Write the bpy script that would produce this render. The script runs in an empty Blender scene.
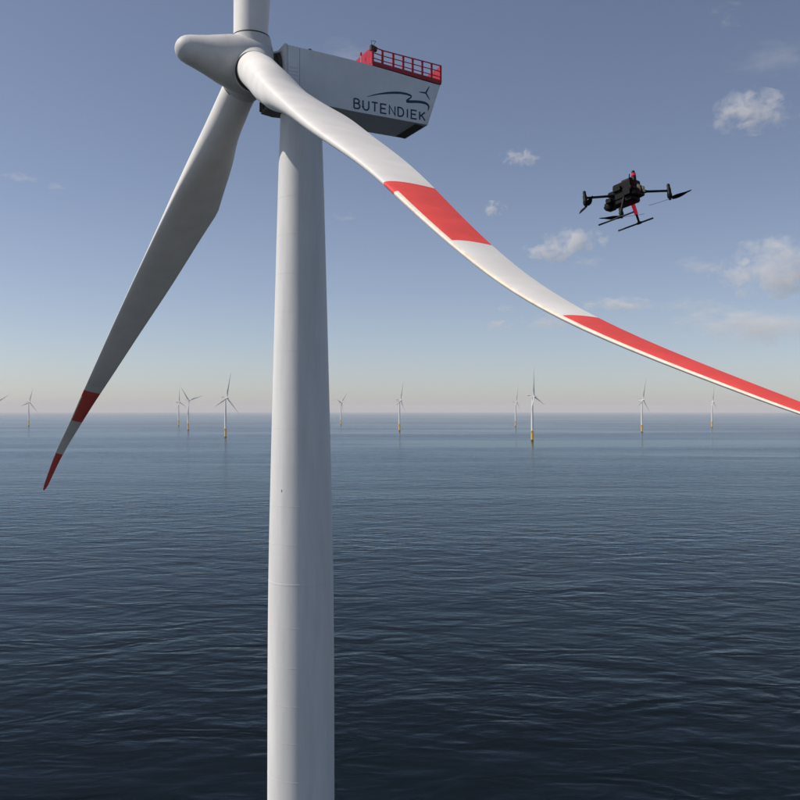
import bpy, bmesh, math, random
import numpy as np
from mathutils import Vector, Matrix, Quaternion, noise as mnoise

S = bpy.context.scene
COL = S.collection
rnd = random.Random(7)
EYE = 66.6                      # camera height above the sea
FPX = 889.93                    # focal length in pixels of an 800 px picture
YH = 408.5                      # eye level in that picture
R_EARTH = 7.4e6                 # with refraction

# ------------------------------------------------------------------ camera
cam_d = bpy.data.cameras.new('camera')
cam = bpy.data.objects.new('camera', cam_d); COL.objects.link(cam)
cam.location = (0, 0, EYE); cam.rotation_euler = (math.radians(90), 0, 0)
cam_d.sensor_width = 36; cam_d.lens = 36 * FPX / 800
cam_d.shift_y = (YH - 400) / 800
cam_d.clip_start = 0.1; cam_d.clip_end = 400000
S.camera = cam

# ------------------------------------------------------------------ light
SUN_EL = math.radians(47)
SUN_AZ = math.radians(-91)      # clockwise from +Y, so the sun stands to the left
sun_dir = Vector((math.sin(SUN_AZ) * math.cos(SUN_EL), math.cos(SUN_AZ) * math.cos(SUN_EL), math.sin(SUN_EL)))
W = bpy.data.worlds.new('World'); S.world = W; W.use_nodes = True
wn = W.node_tree; wn.nodes.clear()
sky = wn.nodes.new('ShaderNodeTexSky'); sky.sky_type = 'NISHITA'; sky.sun_disc = False
sky.sun_elevation = SUN_EL; sky.sun_rotation = SUN_AZ
sky.altitude = 60; sky.air_density = 0.7; sky.dust_density = 0.55; sky.ozone_density = 1.0
hs = wn.nodes.new('ShaderNodeHueSaturation'); hs.inputs['Saturation'].default_value = 0.86
bg = wn.nodes.new('ShaderNodeBackground'); bg.inputs['Strength'].default_value = 0.104
wo = wn.nodes.new('ShaderNodeOutputWorld')
wn.links.new(sky.outputs[0], hs.inputs['Color']); wb_ = wn.nodes.new('ShaderNodeVectorMath'); wb_.operation = 'MULTIPLY'; wb_.inputs[1].default_value = (1.035, 0.99, 1.0)   # white balance
wn.links.new(hs.outputs[0], wb_.inputs[0]); wn.links.new(wb_.outputs[0], bg.inputs['Color'])
wn.links.new(bg.outputs[0], wo.inputs['Surface'])
sl = bpy.data.lights.new('sun', 'SUN'); sl.energy = 4.4; sl.angle = math.radians(0.53); sl.color = (1, 0.935, 0.855)
so = bpy.data.objects.new('sun', sl); COL.objects.link(so)
so.location = (-200, -20, 300); so.rotation_euler = (-sun_dir).to_track_quat('-Z', 'Y').to_euler()

vs = S.view_settings
vs.view_transform = 'Standard'; vs.look = 'None'; vs.exposure = 0.0; vs.gamma = 1; vs.use_curve_mapping = False
S.cycles.use_denoising = True
S.cycles.volume_bounces = 10
S.cycles.max_bounces = 12

# ------------------------------------------------------------------ helpers
def tag(o, label=None, cat=None, group=None, kind=None):
    if label: o['label'] = label
    if cat: o['category'] = cat
    if group: o['group'] = group
    if kind: o['kind'] = kind
    return o
def empty(name, loc=(0, 0, 0), rz=0.0):
    o = bpy.data.objects.new(name, None); COL.objects.link(o)
    o.location = loc; o.rotation_euler = (0, 0, rz); o.empty_display_size = 0.5
    return o
def link(name, me, mats, parent=None, smooth=True, angle=35):
    for m in (mats if isinstance(mats, (list, tuple)) else [mats]): me.materials.append(m)
    if smooth:
        me.polygons.foreach_set('use_smooth', [True] * len(me.polygons))
        me.set_sharp_from_angle(angle=math.radians(angle))
    o = bpy.data.objects.new(name, me); COL.objects.link(o)
    if parent: o.parent = parent
    return o
def from_bm(name, bm, mats, parent=None, smooth=True, angle=35):
    bmesh.ops.recalc_face_normals(bm, faces=bm.faces[:])
    me = bpy.data.meshes.new(name); bm.to_mesh(me); bm.free()
    return link(name, me, mats, parent, smooth, angle)
def basis(d):
    d = Vector(d).normalized()
    a = Vector((0, 0, 1)) if abs(d.z) < 0.9 else Vector((1, 0, 0))
    x = d.cross(a).normalized(); return x, d.cross(x).normalized(), d
def tube(bm, a, b, r0, r1=None, n=10, cap=True):
    r1 = r0 if r1 is None else r1
    a, b = Vector(a), Vector(b); x, y, d = basis(b - a); rings = []
    for p, r in ((a, r0), (b, r1)):
        rings.append([bm.verts.new(p + (x * math.cos(t) + y * math.sin(t)) * r) for t in [2 * math.pi * i / n for i in range(n)]])
    for i in range(n):
        bm.faces.new([rings[0][i], rings[0][(i + 1) % n], rings[1][(i + 1) % n], rings[1][i]])
    if cap: bm.faces.new(rings[0]); bm.faces.new(rings[1])
def lathe(bm, prof, origin=(0, 0, 0), axis=(0, 0, 1), n=48):
    """prof: (distance along axis, radius)"""
    o = Vector(origin); x, y, d = basis(axis); prev = None
    for t, r in prof:
        c = o + d * t
        ring = [bm.verts.new(c)] if r < 1e-4 else [bm.verts.new(c + (x * math.cos(a) + y * math.sin(a)) * r) for a in [2 * math.pi * i / n for i in range(n)]]
        if prev:
            if len(prev) == 1 and len(ring) > 1:
                for i in range(n): bm.faces.new([prev[0], ring[(i + 1) % n], ring[i]])
            elif len(ring) == 1 and len(prev) > 1:
                for i in range(n): bm.faces.new([prev[i], prev[(i + 1) % n], ring[0]])
            elif len(ring) > 1:
                for i in range(n): bm.faces.new([prev[i], prev[(i + 1) % n], ring[(i + 1) % n], ring[i]])
        elif len(ring) > 1: bm.faces.new(ring)
        prev = ring
    if len(prev) > 1: bm.faces.new(prev)
def box(bm, c, s, M=None, bev=0.0, seg=1):
    r = bmesh.ops.create_cube(bm, size=1.0)
    vv = r['verts']
    for v in vv:
        v.co = Vector((v.co.x * s[0], v.co.y * s[1], v.co.z * s[2])) + Vector(c)
    if bev > 0:
        es = list({e for v in vv for e in v.link_edges})
        rr = bmesh.ops.bevel(bm, geom=es, offset=bev, segments=seg, affect='EDGES', profile=0.5)
        vv = list({v for f in rr['faces'] for v in f.verts} | {v for v in vv if v.is_valid})
    if M is not None:
        for v in vv: v.co = M @ v.co
    return vv

# ------------------------------------------------------------------ materials
def nodes_of(name):
    m = bpy.data.materials.new(name); m.use_nodes = True
    nt = m.node_tree; return m, nt, nt.nodes['Principled BSDF']
def N(nt, t, **kw):
    n = nt.nodes.new(t)
    for k, v in kw.items(): setattr(n, k, v)
    return n
def paint(name, col, rough=0.45, spec=0.4, var=0.06, scale=1.5, streak=None, bump=0.0, emit=None):
    """painted or plastic surface with slight tone changes and grime"""
    m, nt, p = nodes_of(name)
    tc = N(nt, 'ShaderNodeTexCoord'); mp = N(nt, 'ShaderNodeMapping')
    nt.links.new(tc.outputs['Object'], mp.inputs['Vector'])
    if streak: mp.inputs['Scale'].default_value = streak
    nz = N(nt, 'ShaderNodeTexNoise'); nz.inputs['Scale'].default_value = scale; nz.inputs['Detail'].default_value = 6; nz.inputs['Roughness'].default_value = 0.65
    nt.links.new(mp.outputs[0], nz.inputs['Vector'])
    mr = N(nt, 'ShaderNodeMapRange'); mr.inputs['From Min'].default_value = 0.3; mr.inputs['From Max'].default_value = 0.7
    mr.inputs['To Min'].default_value = 1 - var * 1.6; mr.inputs['To Max'].default_value = 1 + var * 0.6
    nt.links.new(nz.outputs['Fac'], mr.inputs['Value'])
    vm = N(nt, 'ShaderNodeVectorMath', operation='SCALE'); vm.inputs[0].default_value = col[:3]
    nt.links.new(mr.outputs[0], vm.inputs['Scale']); nt.links.new(vm.outputs[0], p.inputs['Base Color'])
    mr2 = N(nt, 'ShaderNodeMapRange'); mr2.inputs['To Min'].default_value = rough - 0.08; mr2.inputs['To Max'].default_value = rough + 0.12
    nt.links.new(nz.outputs['Fac'], mr2.inputs['Value']); nt.links.new(mr2.outputs[0], p.inputs['Roughness'])
    p.inputs['Specular IOR Level'].default_value = spec
    if bump:
        b = N(nt, 'ShaderNodeBump'); b.inputs['Strength'].default_value = bump; b.inputs['Distance'].default_value = 0.02
        nt.links.new(nz.outputs['Fac'], b.inputs['Height']); nt.links.new(b.outputs[0], p.inputs['Normal'])
    if emit:
        p.inputs['Emission Color'].default_value = (*emit[:3], 1); p.inputs['Emission Strength'].default_value = emit[3]
    return m

M_TOWER = paint('tower_paint', (0.70, 0.69, 0.67), 0.5, 0.3, 0.09, 0.7, (1, 1, 0.12))
M_BLADE = paint('blade_gelcoat', (0.74, 0.715, 0.68), 0.55, 0.22, 0.06, 0.5)
M_TAPE = paint('leading_edge_tape', (0.80, 0.72, 0.60), 0.5, 0.3, 0.10, 4.0)
M_RED = paint('blade_signal_red', (0.76, 0.08, 0.068), 0.58, 0.22, 0.09, 1.2)
M_HUB = paint('hub_gelcoat', (0.60, 0.585, 0.56), 0.55, 0.22, 0.10, 0.8)
M_NAC = paint('nacelle_gelcoat', (0.68, 0.69, 0.69), 0.45, 0.35, 0.06, 0.7)
M_JOINT = paint('joint_grey', (0.28, 0.29, 0.30), 0.6, 0.2)
M_SEAL = paint('dark_seal', (0.05, 0.047, 0.042), 0.7, 0.2)
M_DARK = paint('grimy_steel', (0.10, 0.09, 0.075), 0.6, 0.3, 0.3, 3.0)
M_RAIL = paint('railing_red', (0.40, 0.012, 0.028), 0.45, 0.4, 0.1, 5.0)
M_NAVY = paint('navy_print', (0.012, 0.040, 0.095), 0.5, 0.3)
M_YEL = paint('transition_yellow', (0.90, 0.52, 0.015), 0.5, 0.3, 0.15, 0.6)
M_FOUL = paint('waterline_growth', (0.05, 0.05, 0.035), 0.8, 0.2, 0.3, 1.5)
M_FARW = paint('far_turbine_white', (0.80, 0.79, 0.77), 0.5, 0.3, 0.04, 0.3)

# ------------------------------------------------------------------ sea
def sea_material():
    m, nt, p = nodes_of('sea_water')
    nt.nodes.remove(p)
    body = N(nt, 'ShaderNodeBsdfDiffuse'); body.inputs['Color'].default_value = (0.0, 0.0030, 0.0052, 1)      # light coming back out of the deep
    gloss = N(nt, 'ShaderNodeBsdfGlossy'); gloss.inputs['Color'].default_value = (0.55, 0.70, 0.80, 1)
    fres = N(nt, 'ShaderNodeFresnel'); fres.inputs['IOR'].default_value = 1.135
    mixs = N(nt, 'ShaderNodeMixShader')
    nt.links.new(fres.outputs[0], mixs.inputs[0]); nt.links.new(body.outputs[0], mixs.inputs[1]); nt.links.new(gloss.outputs[0], mixs.inputs[2])
    nt.links.new(mixs.outputs[0], nt.nodes['Material Output'].inputs['Surface'])
    geo = N(nt, 'ShaderNodeNewGeometry')
    L = nt.links.new
    def field(rot, scale, detail, rough=0.55, dist=0.0):
        mp = N(nt, 'ShaderNodeMapping'); mp.inputs['Rotation'].default_value = (0, 0, math.radians(rot))
        mp.inputs['Scale'].default_value = scale
        L(geo.outputs['Position'], mp.inputs['Vector'])
        nz = N(nt, 'ShaderNodeTexNoise'); nz.inputs['Scale'].default_value = 1.0
        nz.inputs['Detail'].default_value = detail; nz.inputs['Roughness'].default_value = rough; nz.inputs['Distortion'].default_value = dist
        L(mp.outputs[0], nz.inputs['Vector']); return nz.outputs['Fac']
    def mul(a, b):
        n = N(nt, 'ShaderNodeMath', operation='MULTIPLY')
        for i, v in enumerate((a, b)):
            if isinstance(v, (int, float)): n.inputs[i].default_value = v
            else: L(v, n.inputs[i])
        return n.outputs[0]
    def add(a, b):
        n = N(nt, 'ShaderNodeMath', operation='ADD'); L(a, n.inputs[0]); L(b, n.inputs[1]); return n.outputs[0]
    swell = field(30, (0.040, 0.072, 0.05), 2, 0.5, 0.8)
    swell2 = field(-27, (0.045, 0.080, 0.05), 2, 0.5, 0.8)
    chop = field(34, (0.15, 0.25, 0.1), 3, 0.5, 0.5)
    cross = field(-31, (0.17, 0.28, 0.1), 3, 0.5, 0.5)
    ripple = field(5, (0.55, 0.95, 0.5), 3, 0.55)
    mixm = field(0, (0.008, 0.012, 0.01), 2)                      # which of the two wave trains rules where
    wa = N(nt, 'ShaderNodeMapRange'); wa.inputs['From Min'].default_value = 0.42; wa.inputs['From Max'].default_value = 0.58; L(mixm, wa.inputs['Value'])
    wb = N(nt, 'ShaderNodeMath', operation='SUBTRACT'); wb.inputs[0].default_value = 1.15; L(wa.outputs[0], wb.inputs[1])
    patch = field(4, (0.0006, 0.0032, 0.001), 4, 0.6, 0.4)       # gusts and slicks, long across the view
    mr = N(nt, 'ShaderNodeMapRange'); mr.inputs['From Min'].default_value = 0.36; mr.inputs['From Max'].default_value = 0.64
    mr.inputs['To Min'].default_value = 0.20; mr.inputs['To Max'].default_value = 1.05
    L(patch, mr.inputs['Value'])
    ta = mul(add(mul(swell, 3.9), mul(chop, 1.15)), wa.outputs[0])
    tb = mul(add(mul(swell2, 3.5), mul(cross, 1.0)), wb.outputs[0])
    h = mul(add(add(ta, tb), mul(ripple, 0.14)), mr.outputs[0])
    b = N(nt, 'ShaderNodeBump'); b.inputs['Strength'].default_value = 0.50; b.inputs['Distance'].default_value = 1.0
    L(h, b.inputs['Height'])
    for q in (body, gloss, fres): L(b.outputs[0], q.inputs['Normal'])
    mr3 = N(nt, 'ShaderNodeMapRange'); mr3.inputs['To Min'].default_value = 0.10; mr3.inputs['To Max'].default_value = 0.24
    L(mr.outputs[0], mr3.inputs['Value']); L(mr3.outputs[0], gloss.inputs['Roughness'])
    return m
def make_sea():
    bm = bmesh.new(); n = 180
    rs = [15.0]
    while rs[-1] < 37000: rs.append(rs[-1] * 1.12)
    c = bm.verts.new((0, 0, 0)); prev = None
    for r in rs:
        ring = [bm.verts.new((r * math.sin(2 * math.pi * i / n), r * math.cos(2 * math.pi * i / n), -r * r / (2 * R_EARTH))) for i in range(n)]
        for i in range(n):
            j = (i + 1) % n
            if prev is None: bm.faces.new([c, ring[j], ring[i]])
            else: bm.faces.new([prev[i], prev[j], ring[j], ring[i]])
        prev = ring
    o = from_bm('sea', bm, sea_material())
    if o.data.polygons[0].normal.z < 0: o.data.flip_normals()
    tag(o, kind='structure', label='dark blue sea with small waves reaching to the hazy horizon')
make_sea()

# ------------------------------------------------------------------ rotor geometry
TAU = 2 * math.pi
TK = [3, 7, 12, 16, 24, 32, 42, 48, 54, 60]                      # twist in degrees along the span
TW = [22.65, 19.23, 16.28, 11.7, 5.59, 2.45, 1.68, 1.16, -0.87, -2.5]
FK = [0, 10, 20, 30, 40, 50, 60]; FV = [0, 0.643, 1.336, 2.011, 2.753, 3.197, 5.128]   # bend out of the straight
LK = [1, 8, 14, 24, 32, 42, 48, 54, 60]; LV = [1.221, 1.087, 1.056, 0.948, 0.829, 0.632, 0.459, 0.437, 0.148]   # axis to leading edge
def natural_spline(xk, yk, x):
    m = len(xk); h = np.diff(xk); A = np.zeros((m, m)); B = np.zeros(m); A[0, 0] = A[-1, -1] = 1
    for i in range(1, m - 1):
        A[i, i - 1] = h[i - 1]; A[i, i] = 2 * (h[i - 1] + h[i]); A[i, i + 1] = h[i]
        B[i] = 6 * ((yk[i + 1] - yk[i]) / h[i] - (yk[i] - yk[i - 1]) / h[i - 1])
    D = np.linalg.solve(A, B); i = min(max(int(np.searchsorted(xk, x)) - 1, 0), m - 2)
    a = (xk[i + 1] - x) / h[i]; b = 1 - a
    return float(a * yk[i] + b * yk[i + 1] + ((a**3 - a) * D[i] + (b**3 - b) * D[i + 1]) * h[i]**2 / 6)
def hermite(xk, yk, x):
    """smooth monotone-ish cubic through knots"""
    xk = np.array(xk, float); yk = np.array(yk, float)
    d = np.diff(yk) / np.diff(xk); mm = np.zeros(len(xk)); mm[1:-1] = (d[:-1] + d[1:]) / 2; mm[0] = d[0]; mm[-1] = d[-1]
    for i in range(1, len(xk) - 1):
        if d[i - 1] * d[i] <= 0: mm[i] = 0
    x = min(max(x, xk[0]), xk[-1]); i = min(max(int(np.searchsorted(xk, x)) - 1, 0), len(xk) - 2)
    h = xk[i + 1] - xk[i]; t = (x - xk[i]) / h
    return float((2*t**3-3*t*t+1)*yk[i] + (t**3-2*t*t+t)*h*mm[i] + (-2*t**3+3*t*t)*yk[i+1] + (t**3-t*t)*h*mm[i+1])
def chord(s):
    if s <= 14: return hermite([3, 6, 9, 14], [2.444, 2.689, 3.342, 4.074], s)
    return hermite([14, 16.5, 24, 32, 42, 48, 54, 60], [4.074, 3.801, 3.192, 2.449, 1.569, 1.108, 0.768, 0.398], s)
def thick(s): return float(np.interp(s, [0, 3, 5, 8, 12, 16, 24, 32, 42, 60], [1, 1, .98, .78, .53, .40, .28, .23, .195, .16]))
def blade_mesh(name, axis, rot, down, pitch, stations, npts, mats, bands=(41.09, 47.08, 53.42)):
    """axis: blade direction, rot: direction of rotation, down: downwind; built about the hub centre"""
    axis, rot, down = Vector(axis), Vector(rot), Vector(down)
    th0 = math.radians(pitch); N0 = -math.cos(th0) * down - math.sin(th0) * rot
    ph = [TAU * i / npts for i in range(npts)]
    st = sorted(set(list(stations) + (list(bands) if bands else [])))
    verts = []; faces = []; mid = []
    for s in st:
        th = math.radians(pitch + hermite(TK, TW, s)); c = chord(s); lf = hermite(LK, LV, s) / chord(s)
        if s > 58.6: c *= math.sqrt(max(0.02, 1 - ((s - 58.6) / 1.45) ** 2))
        cd = math.cos(th) * rot - math.sin(th) * down; nd = -math.cos(th) * down - math.sin(th) * rot
        ax = axis * s + N0 * natural_spline(FK, FV, s); t = thick(s)
        w = min(max((s - 4) / 11, 0), 1); w = w * w * (3 - 2 * w)
        for a in ph:
            x = 0.5 - 0.5 * math.cos(a); sg = 1 if math.sin(a) >= 0 else -1
            yt = 5 * t * (.2969 * math.sqrt(x) - .126 * x - .3516 * x * x + .2843 * x**3 - .1015 * x**4) * sg
            y = (1 - w) * 0.5 * math.sin(a) * t + w * (yt * (0.5 if sg > 0 else 1.35) + 0.006 * (1 if s > 8 else 0) * math.sin(math.pi * x))
            verts.append(ax + cd * ((lf - x) * c) + nd * (y * c))
    n = npts
    for k in range(len(st) - 1):
        sm = (st[k] + st[k + 1]) / 2
        red = bands and (bands[0] < sm < bands[1] or sm > bands[2])
        for i in range(n):
            j = (i + 1) % n
            faces.append((k * n + i, k * n + j, (k + 1) * n + j, (k + 1) * n + i))
            xm = 0.5 - 0.5 * math.cos((ph[i] + (ph[j] if j else TAU)) / 2)
            tape = bands and sm > bands[0] + 0.9 and xm < 0.085
            mid.append(2 if tape else (1 if red else 0))
    faces.append(tuple(range(n))); mid.append(0)
    k = (len(st) - 1) * n; faces.append(tuple(range(k + n - 1, k - 1, -1))); mid.append(1)
    me = bpy.data.meshes.new(name); me.from_pydata(verts, [], faces); me.update()
    bm = bmesh.new(); bm.from_mesh(me); bmesh.ops.recalc_face_normals(bm, faces=bm.faces[:]); bm.to_mesh(me); bm.free()
    for m in mats: me.materials.append(m)
    me.polygons.foreach_set('material_index', mid if len(mats) > 1 else [0] * len(mid))
    me.polygons.foreach_set('use_smooth', [True] * len(mid)); me.set_sharp_from_angle(angle=math.radians(50))
    return me
def rotor_dirs(n_h, tilt, cone, az):
    """n_h: horizontal downwind direction; returns hub axis and (blade, rotation, downwind) for three blades"""
    n = Vector((n_h[0] * math.cos(tilt), n_h[1] * math.cos(tilt), -math.sin(tilt)))
    up = (Vector((0, 0, 1)) + n * math.sin(tilt)).normalized(); side = n.cross(up)
    out = []
    for k in range(3):
        a = az + k * TAU / 3
        b = math.cos(a) * up + math.sin(a) * side; r = -math.sin(a) * up + math.cos(a) * side
        out.append((math.cos(cone) * b - math.sin(cone) * n, r, math.cos(cone) * n + math.sin(cone) * b))
    return n, out

# ------------------------------------------------------------------ the large turbine
TX, TY = -7.1864, 64.5999
YAW = math.radians(26.08)
NH = Vector((math.cos(YAW), math.sin(YAW), 0)); SD = Vector((NH.y, -NH.x, 0)); UP = Vector((0, 0, 1))
HUB = Vector((-10.5277 - TX, 62.9645 - TY, EYE + 24.1556))     # relative to the tower's foot
root = empty('wind_turbine', (TX, TY, 0))
tag(root, 'huge white wind turbine in the foreground with red-banded blades and a lettered nacelle', 'wind turbine')
def loc(u, v, w): return HUB + NH * u + SD * v + UP * w         # nacelle frame: downwind, towards camera, up

# tower with its weld seams as slight ridges
prof_z = [22.2, 38.2, 54.2, 63.2, 74.5, 81.7, 87.85]; prof_d = [4.92, 4.84, 4.69, 4.31, 3.74, 3.36, 2.98]
def trad(z): return hermite(prof_z, prof_d, z) / 2
seams = [26.1, 29.0, 32.0, 34.8, 37.6, 40.4, 43.1, 45.7, 48.4, 51.2, 54.2, 57.0, 59.7, 62.5, 65.2, 68.0, 70.7, 73.5, 76.2, 79.0, 81.7, 84.5]
bm = bmesh.new(); lathe(bm, [(float(z), trad(float(z))) for z in list(np.arange(22.2, 87.8, 1.3)) + [87.85]], n=96)
tower = from_bm('tower', bm, M_TOWER, root, angle=50)
for z in seams:                                    # weld seams; the flange between two tower sections is broader
    e, h = (0.005, 0.08) if abs(z - 54.2) < 0.1 else (0.0045, 0.03)
    bm = bmesh.new()
    lathe(bm, [(z - h, trad(z) - .02), (z - h * .7, trad(z) + e), (z + h * .7, trad(z) + e), (z + h, trad(z) - .02)], n=96)
    from_bm('flange' if h > .05 else 'weld_seam', bm, M_TOWER, tower, angle=20)
bm = bmesh.new(); box(bm, (-1.16, -1.885, 60.8), (.035, .06, .18), bev=.012); from_bm('lifting_eye', bm, M_JOINT, tower)
bm = bmesh.new(); lathe(bm, [(87.84, 1.40), (87.86, 1.62), (88.1, 1.62), (88.12, 1.45), (88.6, 1.45)], n=64)
from_bm('yaw_ring', bm, M_DARK, root)
bm = bmesh.new(); lathe(bm, [(-4, 2.45), (1.5, 2.45)], n=64); from_bm('waterline_band', bm, M_FOUL, root)
bm = bmesh.new(); lathe(bm, [(1.5, 2.47), (22.2, 2.47)], n=64); tp = from_bm('transition_piece', bm, M_YEL, root)
bm = bmesh.new()
lathe(bm, [(21.2, 2.6), (21.2, 4.2), (21.4, 4.2), (21.4, 2.6)], n=48)
for i in range(24):
    a = TAU * i / 24; q = Vector((4.1 * math.cos(a), 4.1 * math.sin(a), 0))
    tube(bm, q + UP * 21.4, q + UP * 22.5, 0.03, n=6)
for zz in (21.95, 22.5):
    for i in range(24):
        a, b = TAU * i / 24, TAU * (i + 1) / 24
        tube(bm, (4.1 * math.cos(a), 4.1 * math.sin(a), zz), (4.1 * math.cos(b), 4.1 * math.sin(b), zz), 0.03, n=6)
from_bm('access_platform', bm, M_YEL, tp, smooth=False)

# hub
TILT = math.radians(5.983); CONE = math.radians(5.414); AZ = math.radians(-0.253); PITCH = 80.565
axn, dirs = rotor_dirs(NH, TILT, CONE, AZ)
bm = bmesh.new()
lathe(bm, [(-5.38, 0), (-5.35, .22), (-5.26, .45), (-5.08, .68), (-4.84, .84), (-4.5, .96), (-4.0, 1.08), (-3.3, 1.27), (-2.6, 1.5), (-1.9, 1.72),
           (-1.2, 1.88), (-0.5, 1.97), (0.3, 1.96), (0.8, 1.82), (1.12, 1.58), (1.2, 1.3), (1.2, 0.9)], HUB, axn, n=64)
hub = from_bm('hub', bm, M_HUB, root, angle=60)
for k, (b, r, d) in enumerate(dirs):
    bm = bmesh.new()
    lathe(bm, [(0.9, 1.62), (1.35, 1.5), (1.75, 1.40), (1.98, 1.37), (2.0, 1.30), (1.9, 1.2)], HUB, b, n=48)
    from_bm('blade_collar', bm, M_HUB, hub, angle=60)
    bm = bmesh.new()
    lathe(bm, [(1.85, 1.2), (1.9, 1.315), (2.1, 1.315), (2.12, 1.2)], HUB, b, n=48)
    from_bm('blade_seal', bm, M_SEAL, hub)
sts = [1.6, 2.0, 2.5, 3, 3.5] + list(np.arange(4, 58.1, 0.75)) + [58.6, 59, 59.3, 59.6, 59.8, 59.93, 60]
for k, (b, r, d) in enumerate(dirs):
    me = blade_mesh('blade', b, r, d, PITCH, sts, 56, [M_BLADE, M_RED, M_TAPE])
    o = bpy.data.objects.new('blade', me); COL.objects.link(o); o.parent = root; o.location = HUB

# nacelle: side profile swept across the width, edges rounded
HWID = 1.9
def prism(bm, poly, v0, v1, bev=0.0):
    A = [bm.verts.new(loc(u, v0, w)) for u, w in poly]; B = [bm.verts.new(loc(u, v1, w)) for u, w in poly]
    bm.faces.new(A); bm.faces.new(B[::-1]); n = len(poly)
    for i in range(n): bm.faces.new([A[i], B[i], B[(i + 1) % n], A[(i + 1) % n]])
    if bev: bmesh.ops.bevel(bm, geom=[e for e in bm.edges], offset=bev, segments=3, affect='EDGES', profile=0.5)
def roof_w(u): return float(np.interp(u, [1.95, 7, 14.2], [1.29, 1.03, 0.38]))
bm = bmesh.new()
prism(bm, [(2.05, roof_w(2.05)), (4.5, roof_w(4.5)), (7, roof_w(7)), (10.6, roof_w(10.6)), (14.22, 0.38), (13.12, -2.84), (12.4, -2.78), (7.2, -2.66), (2.05, -2.5)], HWID, -HWID, 0.07)
nac = from_bm('nacelle', bm, M_NAC, root, angle=40)
bm = bmesh.new()
prism(bm, [(1.82, 1.33), (2.04, 1.32), (2.04, -2.52), (1.82, -2.5)], HWID + 0.03, -HWID - 0.03, 0.03)
from_bm('front_flange', bm, M_HUB, nac)
bm = bmesh.new()
for w in (-0.15, -0.4, -0.65, -0.9): prism(bm, [(2.12, w), (2.85, w - 0.02), (2.85, w - 0.14), (2.12, w - 0.12)], HWID + 0.02, HWID - 0.02)
from_bm('side_louvre', bm, M_NAC, nac, smooth=False)
bm = bmesh.new(); prism(bm, [(2.925, roof_w(2.92) - .08), (2.955, roof_w(2.96) - .08), (2.955, -2.5), (2.92, -2.5)], HWID + 0.004, HWID - 0.02)
from_bm('panel_joint', bm, M_JOINT, nac, smooth=False)
bm = bmesh.new(); prism(bm, [(12.2, -2.74), (12.95, -2.78), (12.95, -2.88), (12.2, -2.81)], 1.55, -1.7)
from_bm('vent_grille', bm, M_SEAL, nac, smooth=False)
bm = bmesh.new()
lathe(bm, [(1.1, 1.28), (1.5, 1.28), (1.5, 1.5), (1.84, 1.5)], HUB, axn, n=48)
from_bm('bearing_housing', bm, M_SEAL, root)
bm = bmesh.new()
prism(bm, [(0.95, -2.0), (2.6, -2.0), (2.6, -2.95), (1.9, -2.98), (1.05, -2.86)], 1.1, -1.1, 0.05)
for v in (-0.9, -0.3, 0.3, 0.9): prism(bm, [(0.9, -2.1), (1.0, -2.1), (1.0, -2.75), (0.9, -2.75)], v + .08, v - .08)
from_bm('bedplate_nose', bm, M_DARK, root)
bm = bmesh.new()
for v, w in ((1.2, 0.95), (0.4, 1.15), (-0.6, 1.1)):
    tube(bm, loc(1.0, v, w - .25), loc(1.84, v, w + .1), 0.07, n=8)
from_bm('hydraulic_hose', bm, M_HUB, root)
bm = bmesh.new()
prism(bm, [(3.75, roof_w(3.75) - 0.02), (3.95, roof_w(3.95) - .02), (3.95, roof_w(3.95) + .22), (3.75, roof_w(3.75) + .22)], 1.6, 1.4, 0.03)
from_bm('roof_lamp', bm, M_DARK, nac)

# lettering and emblem, flat print on the side
def flat_poly(bm, pts, v, th=0.004):
    A = [bm.verts.new(loc(u, v, w)) for u, w in pts]; B = [bm.verts.new(loc(u, v - th, w)) for u, w in pts]; n = len(pts)
    bm.faces.new(A); bm.faces.new(B[::-1])
    for i in range(n): bm.faces.new([A[i], B[i], B[(i + 1) % n], A[(i + 1) % n]])
def ribbon(bm, pts, widths, v):
    n = len(pts)
    us = [p[0] for p in pts]; ws = [p[1] for p in pts]; T = list(range(n))
    fine = np.linspace(0, n - 1, n * 4)
    P = [Vector((hermite(T, us, t), hermite(T, ws, t))) for t in fine]; Wd = [float(np.interp(t, T, widths)) for t in fine]
    L, Rr = [], []
    for i, p in enumerate(P):
        d = (P[min(i + 1, len(P) - 1)] - P[max(i - 1, 0)]).normalized(); q = Vector((-d.y, d.x)) * Wd[i] / 2
        L.append(p + q); Rr.append(p - q)
    for i in range(len(P) - 1):
        f = []
        for q in (L[i], L[i + 1], Rr[i + 1], Rr[i]): f.append(bm.verts.new(loc(q.x, v, q.y)))
        bm.faces.new(f)
    bmesh.ops.remove_doubles(bm, verts=bm.verts[:], dist=1e-4)
VS = HWID + 0.006
bm = bmesh.new()
ribbon(bm, [(8.11, -1.45), (8.59, -1.26), (9.07, -1.10), (9.56, -0.97), (10.04, -0.86), (10.53, -0.78), (10.91, -0.74), (11.28, -0.74), (11.59, -0.80)],
       [0.03, 0.07, 0.10, 0.14, 0.16, 0.17, 0.17, 0.16, 0.14], VS)
ribbon(bm, [(11.56, -0.76), (11.72, -0.86), (11.66, -0.98), (11.50, -1.10), (11.38, -1.24)], [0.14, 0.12, 0.10, 0.12, 0.18], VS + .001)
ribbon(bm, [(11.30, -1.30), (11.71, -1.26), (12.09, -1.20), (12.53, -1.17), (12.91, -1.19), (13.12, -1.29), (13.20, -1.45), (13.13, -1.73)],
       [0.20, 0.21, 0.20, 0.20, 0.19, 0.17, 0.13, 0.04], VS + .002)
from_bm('wave_emblem', bm, M_NAVY, nac, smooth=False)
bm = bmesh.new()
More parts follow.
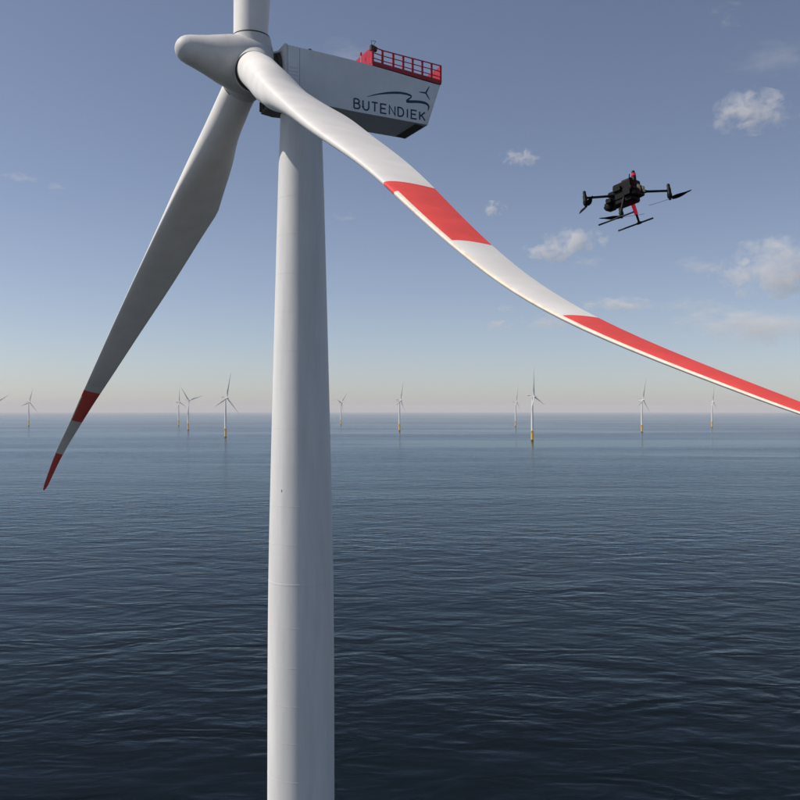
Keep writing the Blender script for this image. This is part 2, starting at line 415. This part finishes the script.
for q in ((13.25, 0.12), (12.38, -0.43), (13.28, -0.88)):
    ribbon(bm, [(12.95, -0.42), ((12.95 + q[0]) / 2, (-0.42 + q[1]) / 2), q], [0.13, 0.10, 0.05], VS + 0.001 * len(bm.verts) / 50)
from_bm('rotor_emblem', bm, M_NAVY, nac, smooth=False)
# stroke lettering: strokes in a unit cell (x 0..1, y 0..1)
def arc(cx, cy, rx, ry, a0, a1, n=9): return [(cx + rx * math.cos(math.radians(a0 + (a1 - a0) * i / n)), cy + ry * math.sin(math.radians(a0 + (a1 - a0) * i / n))) for i in range(n + 1)]
GL = {'B': [[(0, 0), (0, 1)], [(0, 1), (.5, 1)] + arc(.5, .77, .38, .23, 90, -90)[1:] + [(0, .54)], [(.45, .54)] + arc(.52, .27, .46, .27, 90, -90) + [(0, 0)]],
      'U': [[(0, 1), (0, .35)] + arc(.5, .35, .5, .35, 180, 360) + [(1, 1)]],
      'T': [[(-.02, 1), (1.02, 1)], [(.5, 1), (.5, 0)]],
      'E': [[(1, 1), (0, 1), (0, 0), (1, 0)], [(0, .52), (.86, .52)]],
      'N': [[(0, 0), (0, 1), (1, 0), (1, 1)]],
      'D': [[(0, 0), (0, 1), (.4, 1)] + arc(.4, .5, .6, .5, 90, -90)[1:] + [(0, 0)]],
      'I': [[(0.5, 0), (0.5, 1)]],
      'K': [[(0, 0), (0, 1)], [(.95, 1), (.04, .42)], [(.3, .6), (1, 0)]]}
word = 'BUTENDIEK'
wid = {'I': 0.14}
adv = [wid.get(c, 0.46) for c in word]; gap = (5.80 - sum(adv)) / (len(word) - 1)
u0 = 7.09; u = u0
for ch, wd in zip(word, adv):
    f = (u - u0) / 5.8; base = -2.42 - 0.10 * f; hgt = 0.69 - 0.08 * f
    bm = bmesh.new(); st_w = 0.115
    for si, st in enumerate(GL[ch]):
        pts = [Vector((u + x * wd, base + y * hgt)) for x, y in st]
        L, Rr = [], []
        for i, p in enumerate(pts):
            d0 = (p - pts[i - 1]).normalized() if i else None; d1 = (pts[i + 1] - p).normalized() if i < len(pts) - 1 else None
            dd = ((d0 or d1) + (d1 or d0)); dd = dd.normalized() if dd.length > 1e-6 else (d0 or d1)
            ref = d0 or d1; q = Vector((-dd.y, dd.x)); k = min(1 / max(0.45, abs(q.dot(Vector((-ref.y, ref.x))))), 2.0)
            L.append(p + q * k * st_w / 2); Rr.append(p - q * k * st_w / 2)
        for i in range(len(pts) - 1):
            bm.faces.new([bm.verts.new(loc(q.x, VS + si * 0.0015, q.y)) for q in (L[i], L[i + 1], Rr[i + 1], Rr[i])])
    bmesh.ops.remove_doubles(bm, verts=bm.verts[:], dist=1e-5)
    from_bm('letter', bm, M_NAVY, nac, smooth=False)
    u += wd + gap

# helicopter hoist platform on the roof
plat = empty('hoist_platform'); plat.parent = root
UF, UR, VP = 8.55, 14.28, HWID + 0.02
def base_w(u): return roof_w(u) + 0.06
def top_w(u): return float(np.interp(u, [8.55, 9.4, 14.28], [2.30, 2.15, 1.85]))
def railp(name, fn, mat=M_RAIL):
    bm = bmesh.new(); fn(bm); return from_bm(name, bm, mat, plat, smooth=False)
def deck(bm):
    prism(bm, [(UF, base_w(UF)), (UR, base_w(UR)), (UR, base_w(UR) + .12), (UF, base_w(UF) + .12)], VP, -VP)
railp('deck', deck)
us = [8.59, 9.37, 10.25, 11.07, 11.85, 12.66, 13.45, 14.23]
for sgn in (1, -1):
    for i, u in enumerate(us):
        v = sgn * (VP - 0.05)
        def post(bm, u=u, v=v): 
            r = 0.075
            prism(bm, [(u - r, base_w(u) + .12), (u + r, base_w(u) + .12), (u + r, top_w(u) + .02), (u - r, top_w(u) + .02)], v + .05, v - .05)
        railp('railing_post', post)
    for hh, nm, r in ((1.0, 'handrail', .045), (0.66, 'mid_rail', .036), (0.34, 'mid_rail', .036)):
        def rail(bm, hh=hh, r=r, sgn=sgn):
            for i in range(len(us) - 1):
                a, b = us[i], us[i + 1]; v = sgn * (VP - 0.05)
                tube(bm, loc(a, v, base_w(a) + .12 + (top_w(a) - base_w(a) - .12) * hh), loc(b, v, base_w(b) + .12 + (top_w(b) - base_w(b) - .12) * hh), r, n=6)
        railp(nm, rail)
    def toe(bm, sgn=sgn):
        v = sgn * VP
        prism(bm, [(UF, base_w(UF) + .10), (UR, base_w(UR) + .10), (UR, base_w(UR) + .30), (UF, base_w(UF) + .30)], v + .012, v - .03)
    railp('toe_board', toe)
for u, nm in ((UF - .02, 'front_screen'), (UR + .0, 'rear_screen')):
    n = 8
    for i in range(n):
        def pan(bm, u=u, i=i):
            v0 = VP - .1 - i * (2 * VP - .2) / n; v1 = VP - .1 - (i + 1) * (2 * VP - .2) / n + .03
            prism(bm, [(u - .02, base_w(u) + .15), (u + .02, base_w(u) + .15), (u + .02, top_w(u)), (u - .02, top_w(u))], v0, v1)
        railp(nm, pan)
def corner(bm):
    prism(bm, [(UF - .12, top_w(UF) - .25), (UF + .35, top_w(UF) - .3), (UF + .35, top_w(UF) - .02), (UF - .12, top_w(UF) + .12)], VP + .05, VP - .25)
railp('corner_cap', corner, M_SEAL)
def brace(bm):
    tube(bm, loc(9.3, VP - .05, base_w(9.3) + .5), loc(10.2, VP - .05, base_w(10.2) + .3), .05, n=6)
for (u, v, h, r, nm, lampd) in ((8.2, 0.6, 1.1, .022, 'wind_mast', 1), (8.75, 0.2, 1.5, .018, 'wind_mast', 0)):
    bm = bmesh.new(); tube(bm, loc(u, v, roof_w(u) - .02), loc(u, v, roof_w(u) + h), r, n=6)
    ms = from_bm('wind_mast', bm, M_HUB, plat)
    if lampd:
        bm = bmesh.new(); lathe(bm, [(0, .02), (.02, .08), (.2, .08), (.26, .03)], loc(u, v, roof_w(u) + h), UP, 10); o = from_bm('beacon', bm, M_RAIL, plat)
bm = bmesh.new()
for du in (-0.12, 0.22):
    pts = [loc(UF + .1 + du * .2, VP - .2, top_w(UF)) + NH * du * t * 1.0 + UP * 0.5 * math.sin(math.pi * t * .5) for t in (0, .35, .7, 1)]
    for a, b in zip(pts, pts[1:]): tube(bm, a, b, .016, n=5)
tube(bm, pts[-1], pts[-1] - NH * .34, .016, n=5)
from_bm('loop_aerial', bm, M_SEAL, plat)

# ------------------------------------------------------------------ far turbines
HH = 91.0
far_st = [1.5, 3, 5, 8, 11, 14, 20, 28, 36, 44, 52, 57, 59, 60]
blade_far = blade_mesh('blade', (0, 0, 1), (0, -1, 0), (1, 0, 0), 8, far_st, 12, [M_FARW], bands=None)
def far_meshes():
    d = {}
    def mk(nm, fn, mat, sm=True):
        bm = bmesh.new(); fn(bm); bmesh.ops.recalc_face_normals(bm, faces=bm.faces[:])
        me = bpy.data.meshes.new(nm); bm.to_mesh(me); bm.free(); me.materials.append(mat)
        if sm:
            me.polygons.foreach_set('use_smooth', [True] * len(me.polygons)); me.set_sharp_from_angle(angle=math.radians(40))
        d[nm] = me
    mk('tower', lambda b: lathe(b, [(22, 2.5), (45, 2.4), (87.9, 1.5)], n=20), M_FARW)
    mk('transition_piece', lambda b: lathe(b, [(3.5, 2.7), (22, 2.7), (22, 2.5)], n=20), M_YEL)
    mk('waterline_band', lambda b: lathe(b, [(-3, 2.65), (3.5, 2.65)], n=20), M_FOUL)
    def pf(b):
        lathe(b, [(20.6, 2.75), (20.6, 4.6), (21.0, 4.6), (21.0, 2.75)], n=20)
        for i in range(12):
            a = TAU * i / 12; tube(b, (4.4 * math.cos(a), 4.4 * math.sin(a), 21), (4.4 * math.cos(a), 4.4 * math.sin(a), 22.2), .06, n=4)
        for i in range(12):
            a, c = TAU * i / 12, TAU * (i + 1) / 12; tube(b, (4.4 * math.cos(a), 4.4 * math.sin(a), 22.2), (4.4 * math.cos(c), 4.4 * math.sin(c), 22.2), .06, n=4)
    mk('access_platform', pf, M_YEL, False)
    def nf(b):
        pts = [(-1.7, HH + 1.5), (8.6, HH + 1.0), (10.5, HH + .5), (9.4, HH - 2.7), (-1.7, HH - 2.6)]
        A = [b.verts.new((x, 1.9, z)) for x, z in pts]; B = [b.verts.new((x, -1.9, z)) for x, z in pts]
        b.faces.new(A); b.faces.new(B[::-1])
        for i in range(5): b.faces.new([A[i], B[i], B[(i + 1) % 5], A[(i + 1) % 5]])
        bmesh.ops.bevel(b, geom=b.edges[:], offset=.25, segments=2, affect='EDGES')
    mk('nacelle', nf, M_FARW)
    mk('hub', lambda b: lathe(b, [(-9.0, 0), (-8.7, .6), (-8, 1), (-6, 1.7), (-4.2, 2), (-3, 1.9), (-2.4, 1.5), (-1.8, 1.4)], (0, 0, HH), (1, 0, 0), 20), M_FARW)
    mk('railing', lambda b: [box(b, (6.9 + s * 0, y, HH + 1.9), (5.6, .12, 1.0)) for s, y in ((0, 1.7), (0, -1.7))] + [box(b, (4.1, 0, HH + 1.9), (.12, 3.28, 1.0)), box(b, (9.7, 0, HH + 1.7), (.12, 3.28, 1.0))], M_RAIL, False)
    return d
FM = far_meshes()
def far_turbine(px, py_base, hpx, az_deg, k, label):
    y = FPX * HH / hpx; x = (px - 400) / FPX * y
    phi = math.atan2(x, y); be = math.asin(k)
    right = Vector((math.cos(phi), -math.sin(phi))); tow = -Vector((math.sin(phi), math.cos(phi)))
    n = -(math.cos(be) * right + math.sin(be) * tow)
    t = empty('wind_turbine', (x, y, -(x * x + y * y) / (2 * R_EARTH)), math.atan2(n.y, n.x))
    tag(t, label, 'wind turbine', 'wind turbines standing far out at sea')
    for nm in ('tower', 'transition_piece', 'waterline_band', 'nacelle', 'hub'):
        o = bpy.data.objects.new(nm, FM[nm]); COL.objects.link(o); o.parent = t
        if nm == 'transition_piece':
            q = bpy.data.objects.new('access_platform', FM['access_platform']); COL.objects.link(q); q.parent = o
        if nm == 'nacelle':
            q = bpy.data.objects.new('railing', FM['railing']); COL.objects.link(q); q.parent = o
    for i in range(3):
        o = bpy.data.objects.new('blade', blade_far); COL.objects.link(o); o.parent = t
        # blades point up in their own frame; turning about the shaft so that a positive angle goes towards n x up
        o.location = (-4.0, 0, HH); o.rotation_euler = (math.radians(az_deg + 120 * i), 0, 0)
far_turbine(532.3, 440.6, 44.6, -14, 0.30, 'nearest of the far turbines, right of centre, bright white on a yellow base')
far_turbine(641.9, 433.2, 32.8, 10, 0.35, 'white far turbine below the right-hand end of the near blade, one blade upright')
far_turbine(712.0, 428.3, 26.1, 0, 0.22, 'small white turbine farthest to the right, close under the red blade tip')
far_turbine(225.5, 437.0, 40.0, 10, 0.55, 'largest far turbine left of the big tower, one blade almost upright')
far_turbine(188.2, 430.2, 29.8, -45, 0.66, 'far turbine with two blades spread in a wide V, right one of the close pair')
far_turbine(178.6, 425.8, 23.8, -10, 0.44, 'smaller and fainter turbine, left one of the close overlapping pair')
far_turbine(-3.0, 427.5, 24.5, 62, 0.70, 'far turbine cut off by the left edge, only a blade reaching into the picture')
far_turbine(28.7, 427.0, 24.0, 15, 0.65, 'faint far turbine alone at the left edge, left of the drooping blade tip')
far_turbine(340.9, 426.5, 22.0, 45, 0.45, 'tiny far turbine just right of the big tower, two blades raised like a Y')
far_turbine(399.5, 431.0, 30.9, 15, 0.30, 'far turbine in the middle of the horizon with a bright upright blade')
far_turbine(515.6, 426.7, 25.0, 5, 0.25, 'faint small turbine just left of the nearest of the far turbines')

# ------------------------------------------------------------------ drone
M_BLK = paint('drone_black', (0.0035, 0.0035, 0.0045), 0.55, 0.16, 0.2, 30)
M_CARB = paint('carbon_tube', (0.006, 0.007, 0.009), 0.42, 0.25, 0.1, 60)
M_GREY = paint('drone_grey', (0.018, 0.018, 0.02), 0.55, 0.25, 0.15, 30)
M_GOLD = paint('battery_label', (0.62, 0.50, 0.26), 0.5, 0.4, 0.15, 20)
M_DRED = paint('drone_red_light', (0.55, 0.012, 0.05), 0.4, 0.4, 0.35, 60, emit=(1.0, 0.02, 0.08, 0.22))
M_LENS = paint('lens_glass', (0.01, 0.012, 0.02), 0.12, 0.6)
drone = empty('drone')
drone.matrix_world = Matrix(((0.6644, 0.7360, -0.0880, 2.2479), (-0.7227, 0.6694, 0.1433, 8.8097), (0.1644, -0.0316, 0.9858, EYE + 2.1144), (0, 0, 0, 1)))
tag(drone, 'black four-rotor inspection drone with landing skids hovering against the sky', 'drone')
def dpart(name, fn, mat, parent=drone, smooth=True):
    bm = bmesh.new(); fn(bm); return from_bm(name, bm, mat, parent, smooth, 40)
def body(bm):
    box(bm, (0.0, 0, 0.0), (0.26, 0.165, 0.10), bev=0.012, seg=1)
    box(bm, (0.005, 0, 0.05), (0.235, 0.15, 0.14), bev=0.012, seg=1)
    box(bm, (-0.01, 0, -0.065), (0.22, 0.15, 0.06), bev=0.014, seg=1)
bd = dpart('body', body, M_BLK)
for y in (-.041, .041):
    bt = dpart('battery', lambda b, y=y: (box(b, (0.115, y, 0.005), (0.075, 0.074, 0.105), bev=0.008), box(b, (0.158, y, .01), (.012, .05, .07), bev=.004)), M_GREY)
    dpart('battery_label', lambda b, y=y: box(b, (0.1655, y, 0.012), (.003, .045, .06)), M_GOLD, bt, False)
dpart('payload', lambda b: (box(b, (0.03, 0, 0.132), (0.11, 0.09, 0.03), bev=.008), tube(b, (-.06, .0, .12), (-.06, .0, .145), .012, n=10)), M_GREY)
dpart('front_sensor', lambda b: (box(b, (-.138, 0, .01), (.03, .11, .06), bev=.008), tube(b, (-.15, .032, .012), (-.158, .032, .012), .014, n=12), tube(b, (-.15, -.032, .012), (-.158, -.032, .012), .014, n=12)), M_GREY)
dpart('cable', lambda b: [tube(b, Vector((-.13, -.055, .03)) + Vector((-.006 * i, -.004 * i, -.012 * i + .001 * i * i)), Vector((-.13, -.055, .03)) + Vector((-.006 * (i + 1), -.004 * (i + 1), -.012 * (i + 1) + .001 * (i + 1)**2)), .004, n=6) for i in range(9)], M_CARB)
dpart('antenna', lambda b: (tube(b, (-.08, .07, .12), (-.10, .09, .185), .004, n=6), tube(b, (.09, -.07, .12), (.10, -.075, .165), .005, n=6)), M_CARB)
dpart('equipment_box', lambda b: (box(b, (-.15, -.035, .045), (.06, .05, .05), bev=.006), box(b, (.06, -.088, -.01), (.08, .03, .06), bev=.006), box(b, (-.05, -.09, .06), (.09, .024, .05), bev=.005)), M_BLK)
gm = dpart('gimbal_camera', lambda b: (box(b, (-.205, 0, -.055), (.085, .1, .075), bev=.014, seg=2), box(b, (-.17, -.07, -.02), (.07, .03, .05), bev=.008), box(b, (-.17, .062, -.035), (.05, .018, .075), bev=.005), box(b, (-.165, 0, .004), (.09, .10, .02), bev=.005), tube(b, (-.17, 0, -.02), (-.17, 0, .004), .03, n=12)), M_BLK)
for y, r in ((.022, .022), (-.024, .017)):
    dpart('lens', lambda b, y=y, r=r: tube(b, (-.245, y, -.055), (-.258, y, -.055), r, n=16), M_LENS, gm)
MA, MB = .2833, .3105
def prop_mesh(hand=1):
    bm = bmesh.new()
    for s in (1, -1):
        prev = None
        for i in range(9):
            t = i / 8; x = s * (0.018 + t * .215); ch = .013 + .020 * math.sin(math.pi * min(1, t * 1.15 + .12)) * (1 - .35 * t) if t < 1 else .006
            tw = math.radians(24 - 15 * t); zc = .010 * t * t
            ring = []
            for (a, b_) in ((-.5, 0), (0, .0022), (.5, 0), (0, -.0016)):
                yy = a * ch * 2 * s; ring.append(bm.verts.new((x, yy * math.cos(tw), zc + b_ + yy * math.sin(tw) * s * hand)))
            if prev:
                for k in range(4): bm.faces.new([prev[k], prev[(k + 1) % 4], ring[(k + 1) % 4], ring[k]])
            else: bm.faces.new(ring)
            prev = ring
        bm.faces.new(prev)
    lathe(bm, [(-.012, .012), (.012, .018), (.014, .0)], n=14)
    bmesh.ops.recalc_face_normals(bm, faces=bm.faces[:])
    me = bpy.data.meshes.new('propeller'); bm.to_mesh(me); bm.free(); me.materials.append(M_CARB); return me
PM = {1: prop_mesh(1), -1: prop_mesh(-1)}
for (sx, sy, pa, red) in ((-1, -1, 142, 0), (1, -1, 112, 1), (-1, 1, 46, 0), (1, 1, 2, 0)):
    e = Vector((sx * MA, sy * MB, 0.005)); s0 = Vector((sx * .10, sy * .07, 0.012))
    def armf(b, e=e, s0=s0):
        tube(b, s0, s0 + (e - s0) * .22, .019, .017, n=12); tube(b, s0 + (e - s0) * .2, e, .0125, .0115, n=12)
    dpart('arm', armf, M_CARB)
    def motf(b, e=e): lathe(b, [(-.07, .010), (-.068, .024), (-.035, .025), (-.03, .021), (.02, .021), (.025, .017), (.062, .016), (.072, .010), (.074, 0)], e, (0, 0, 1), 20)
    mo = dpart('motor', motf, M_BLK)
    def ledf(b, e=e): lathe(b, [(.018, .020), (.02, .0235), (.042, .0235), (.045, .018)], e, (0, 0, 1), 20)
    if red: dpart('light_ring', ledf, M_DRED, mo)
    pr_ = bpy.data.objects.new('propeller', PM[-1 if sx * sy > 0 else 1]); COL.objects.link(pr_); pr_.parent = drone
    pr_.location = (e.x, e.y, e.z - .082); pr_.rotation_euler = (0, 0, math.radians(pa))
for sy in (-1, 1):
    y = sy * .1701; x0 = -.0523; zs_ = -.259
    sk = dpart('landing_skid', lambda b, y=y: (tube(b, (x0 - .203, y, zs_), (x0 + .203, y, zs_), .0085, n=10)), M_CARB)
    top = Vector((x0 + .055, sy * .068, -.05)); mid_ = Vector((x0 + .05, sy * .125, -.165)); bot = Vector((x0 + .045, y, zs_))
    def legf(b): 
        tube(b, top, mid_, .017, .014, n=10); tube(b, mid_, bot, .0125, .0105, n=10); tube(b, bot + Vector((-.022, 0, .001)), bot + Vector((.022, 0, .001)), .0135, n=10)
    lg = dpart('landing_leg', legf, M_BLK)
    if sy > 0:
        dpart('light_sleeve', lambda b: tube(b, top + (mid_ - top) * .12, mid_ + (bot - mid_) * .12, .021, .0185, n=12), M_DRED, lg)

# ------------------------------------------------------------------ haze
bm = bmesh.new(); box(bm, (0, 0, 0), (76000, 76000, 254)); 
for v in bm.verts: v.co.z += -94 + 127
hz = from_bm('haze', bm, bpy.data.materials.new('haze_air'), smooth=False)
hm = hz.data.materials[0]; hm.use_nodes = True; hm.node_tree.nodes.clear()
pv = hm.node_tree.nodes.new('ShaderNodeVolumePrincipled'); ho = hm.node_tree.nodes.new('ShaderNodeOutputMaterial')
pv.inputs['Color'].default_value = (0.99, 0.945, 0.92, 1); pv.inputs['Density'].default_value = 0.75e-4; pv.inputs['Anisotropy'].default_value = 0.0
hm.node_tree.links.new(pv.outputs[0], ho.inputs['Volume'])
tag(hz, kind='stuff', label='pale sea haze thickening towards the horizon')

# ------------------------------------------------------------------ clouds: bodies of vapour, all at about one height
def cloud(px, py, wpx, hpx, label, dens=1.0, seed=0, wisp=0.0, base=1500.0, thin=0.55, tilt=0.0, det=2.0):
    tan_e = (YH - py) / FPX; y = base / tan_e; x = (px - 400) / FPX * y
    half = Vector((wpx / 2 / FPX * y, wpx / 2 / FPX * y * thin, hpx / 2 / FPX * y)) * 1.6
    bm = bmesh.new(); bmesh.ops.create_icosphere(bm, subdivisions=3, radius=1.0)
    for v in bm.verts:
        q = v.co.copy(); v.co *= 1 + 0.10 * mnoise.noise(q * 1.7 + Vector((seed * 3.1, 0, 0)))
        v.co = Vector((v.co.x * half.x, v.co.y * half.y, v.co.z * half.z))
    m = bpy.data.materials.new('cloud_vapour'); m.use_nodes = True; nt = m.node_tree; nt.nodes.clear()
    L = nt.links.new
    tc = N(nt, 'ShaderNodeTexCoord'); sc_ = N(nt, 'ShaderNodeVectorMath', operation='DIVIDE'); sc_.inputs[1].default_value = half
    L(tc.outputs['Object'], sc_.inputs[0])
    ln = N(nt, 'ShaderNodeVectorMath', operation='LENGTH'); L(sc_.outputs[0], ln.inputs[0])
    unit = half.z * 1.5
    s2 = N(nt, 'ShaderNodeVectorMath', operation='MULTIPLY'); s2.inputs[1].default_value = (1 / unit * (0.45 if wisp else 0.8), 1 / unit * 0.7, 1 / unit)
    L(tc.outputs['Object'], s2.inputs[0])
    ad = N(nt, 'ShaderNodeVectorMath', operation='ADD'); ad.inputs[1].default_value = (seed * 7.3, seed * 3.9, seed * 5.1); L(s2.outputs[0], ad.inputs[0])
    nz = N(nt, 'ShaderNodeTexNoise'); nz.inputs['Scale'].default_value = det; nz.inputs['Detail'].default_value = 7; nz.inputs['Roughness'].default_value = 0.62; nz.inputs['Distortion'].default_value = 0.35
    L(ad.outputs[0], nz.inputs['Vector'])
    a = N(nt, 'ShaderNodeMath', operation='MULTIPLY_ADD'); a.inputs[1].default_value = 4.6; a.inputs[2].default_value = -1.75; L(nz.outputs['Fac'], a.inputs[0])
    b = N(nt, 'ShaderNodeMath', operation='POWER'); b.inputs[1].default_value = 1.6; L(ln.outputs['Value'], b.inputs[0])
    c = N(nt, 'ShaderNodeMath', operation='MULTIPLY'); c.inputs[1].default_value = 1.05; L(b.outputs[0], c.inputs[0])
    d = N(nt, 'ShaderNodeMath', operation='SUBTRACT'); L(a.outputs[0], d.inputs[0]); L(c.outputs[0], d.inputs[1])
    e = N(nt, 'ShaderNodeMapRange'); e.interpolation_type = 'SMOOTHSTEP'; e.inputs['From Min'].default_value = -0.15; e.inputs['From Max'].default_value = 0.75 + wisp
    e.inputs['To Max'].default_value = dens * 1.4 / half.y
    L(d.outputs[0], e.inputs['Value'])
    v = N(nt, 'ShaderNodeVolumePrincipled'); v.inputs['Color'].default_value = (1.0, 0.985, 0.97, 1); v.inputs['Anisotropy'].default_value = 0.0
    L(e.outputs[0], v.inputs['Density'])
    o_ = N(nt, 'ShaderNodeOutputMaterial'); L(v.outputs[0], o_.inputs['Volume'])
    o = from_bm('cloud', bm, m)
    o.location = (x, y, EYE + base); o.rotation_euler = (0, math.radians(-tilt), 0)
    tag(o, label, 'cloud', 'small fair-weather clouds in the sky', 'stuff')
cloud(750, 112, 68, 30, 'small ragged white cloud high at the right, above and right of the drone', 0.9, 1, det=2.6)
cloud(772, 60, 70, 30, 'thin veil-like cloud above the ragged white one, near the top right corner', 0.22, 2, 0.5)
cloud(728, 17, 26, 22, 'faint round wisp close to the top edge, topmost of the clouds', 0.22, 3, 0.4)
cloud(521, 158, 30, 13, 'little cloud puff to the left of the drone, level with its top', 0.6, 4)
cloud(495, 209, 17, 12, 'tiny cloud puff above the white part of the near blade', 0.6, 5)
cloud(575, 240, 46, 18, 'upper lobe of the pair of bright little clouds below the drone', 0.9, 6)
cloud(551, 252, 40, 15, 'lower left lobe of the pair of bright little clouds below the drone', 0.9, 7)
cloud(586, 262, 30, 10, 'thin trailing scrap under the pair of little clouds below the drone', 0.25, 8, 0.4)
cloud(782, 270, 78, 48, 'largest bright cloud, cut off by the right edge of the picture', 0.9, 9, det=3.4)
cloud(733, 273, 34, 22, 'small cloud just left of the largest bright cloud', 0.6, 10)
cloud(620, 305, 56, 11, 'flat streak of cloud just above the start of the outer red band', 1.2, 11, 0.2, 1500)
cloud(752, 326, 130, 28, 'long flat cloud bank low at the right above the blade tip', 1.1, 12, 0.2, 1500)
cloud(500, 325, 22, 9, 'tiny low scrap of cloud left under the near blade', 0.8, 13, 0.2)
cloud(548, 322, 44, 14, 'faint low wisp crossed by the lower edge of the near blade', 0.5, 14, 0.4)
cloud(505, 309, 16, 7, 'smallest pale fleck of cloud close below the near blade', 0.35, 15, 0.2)
cloud(690, 306, 60, 12, 'faint flat wisp between the drone and the outer red band', 0.45, 16, 0.4)
cloud(700, 266, 44, 14, 'faint wisp trailing left from the small cloud at the right', 0.4, 17, 0.4)
cloud(20, 177, 34, 7, 'thin bright streak of cloud at the left edge of the sky', 0.35, 18, 0.4, 1500, 0.5, -8)
cloud(55, 186, 18, 6, 'shorter dim streak of cloud next to the thin bright one at left', 0.25, 19, 0.4)
cloud(338, 57, 60, 24, 'thin cloud showing just above the roof of the nacelle', 0.25, 20, 0.4)
cloud(345, 217, 20, 7, 'dim fleck of cloud right beside the big tower', 0.22, 21, 0.4)
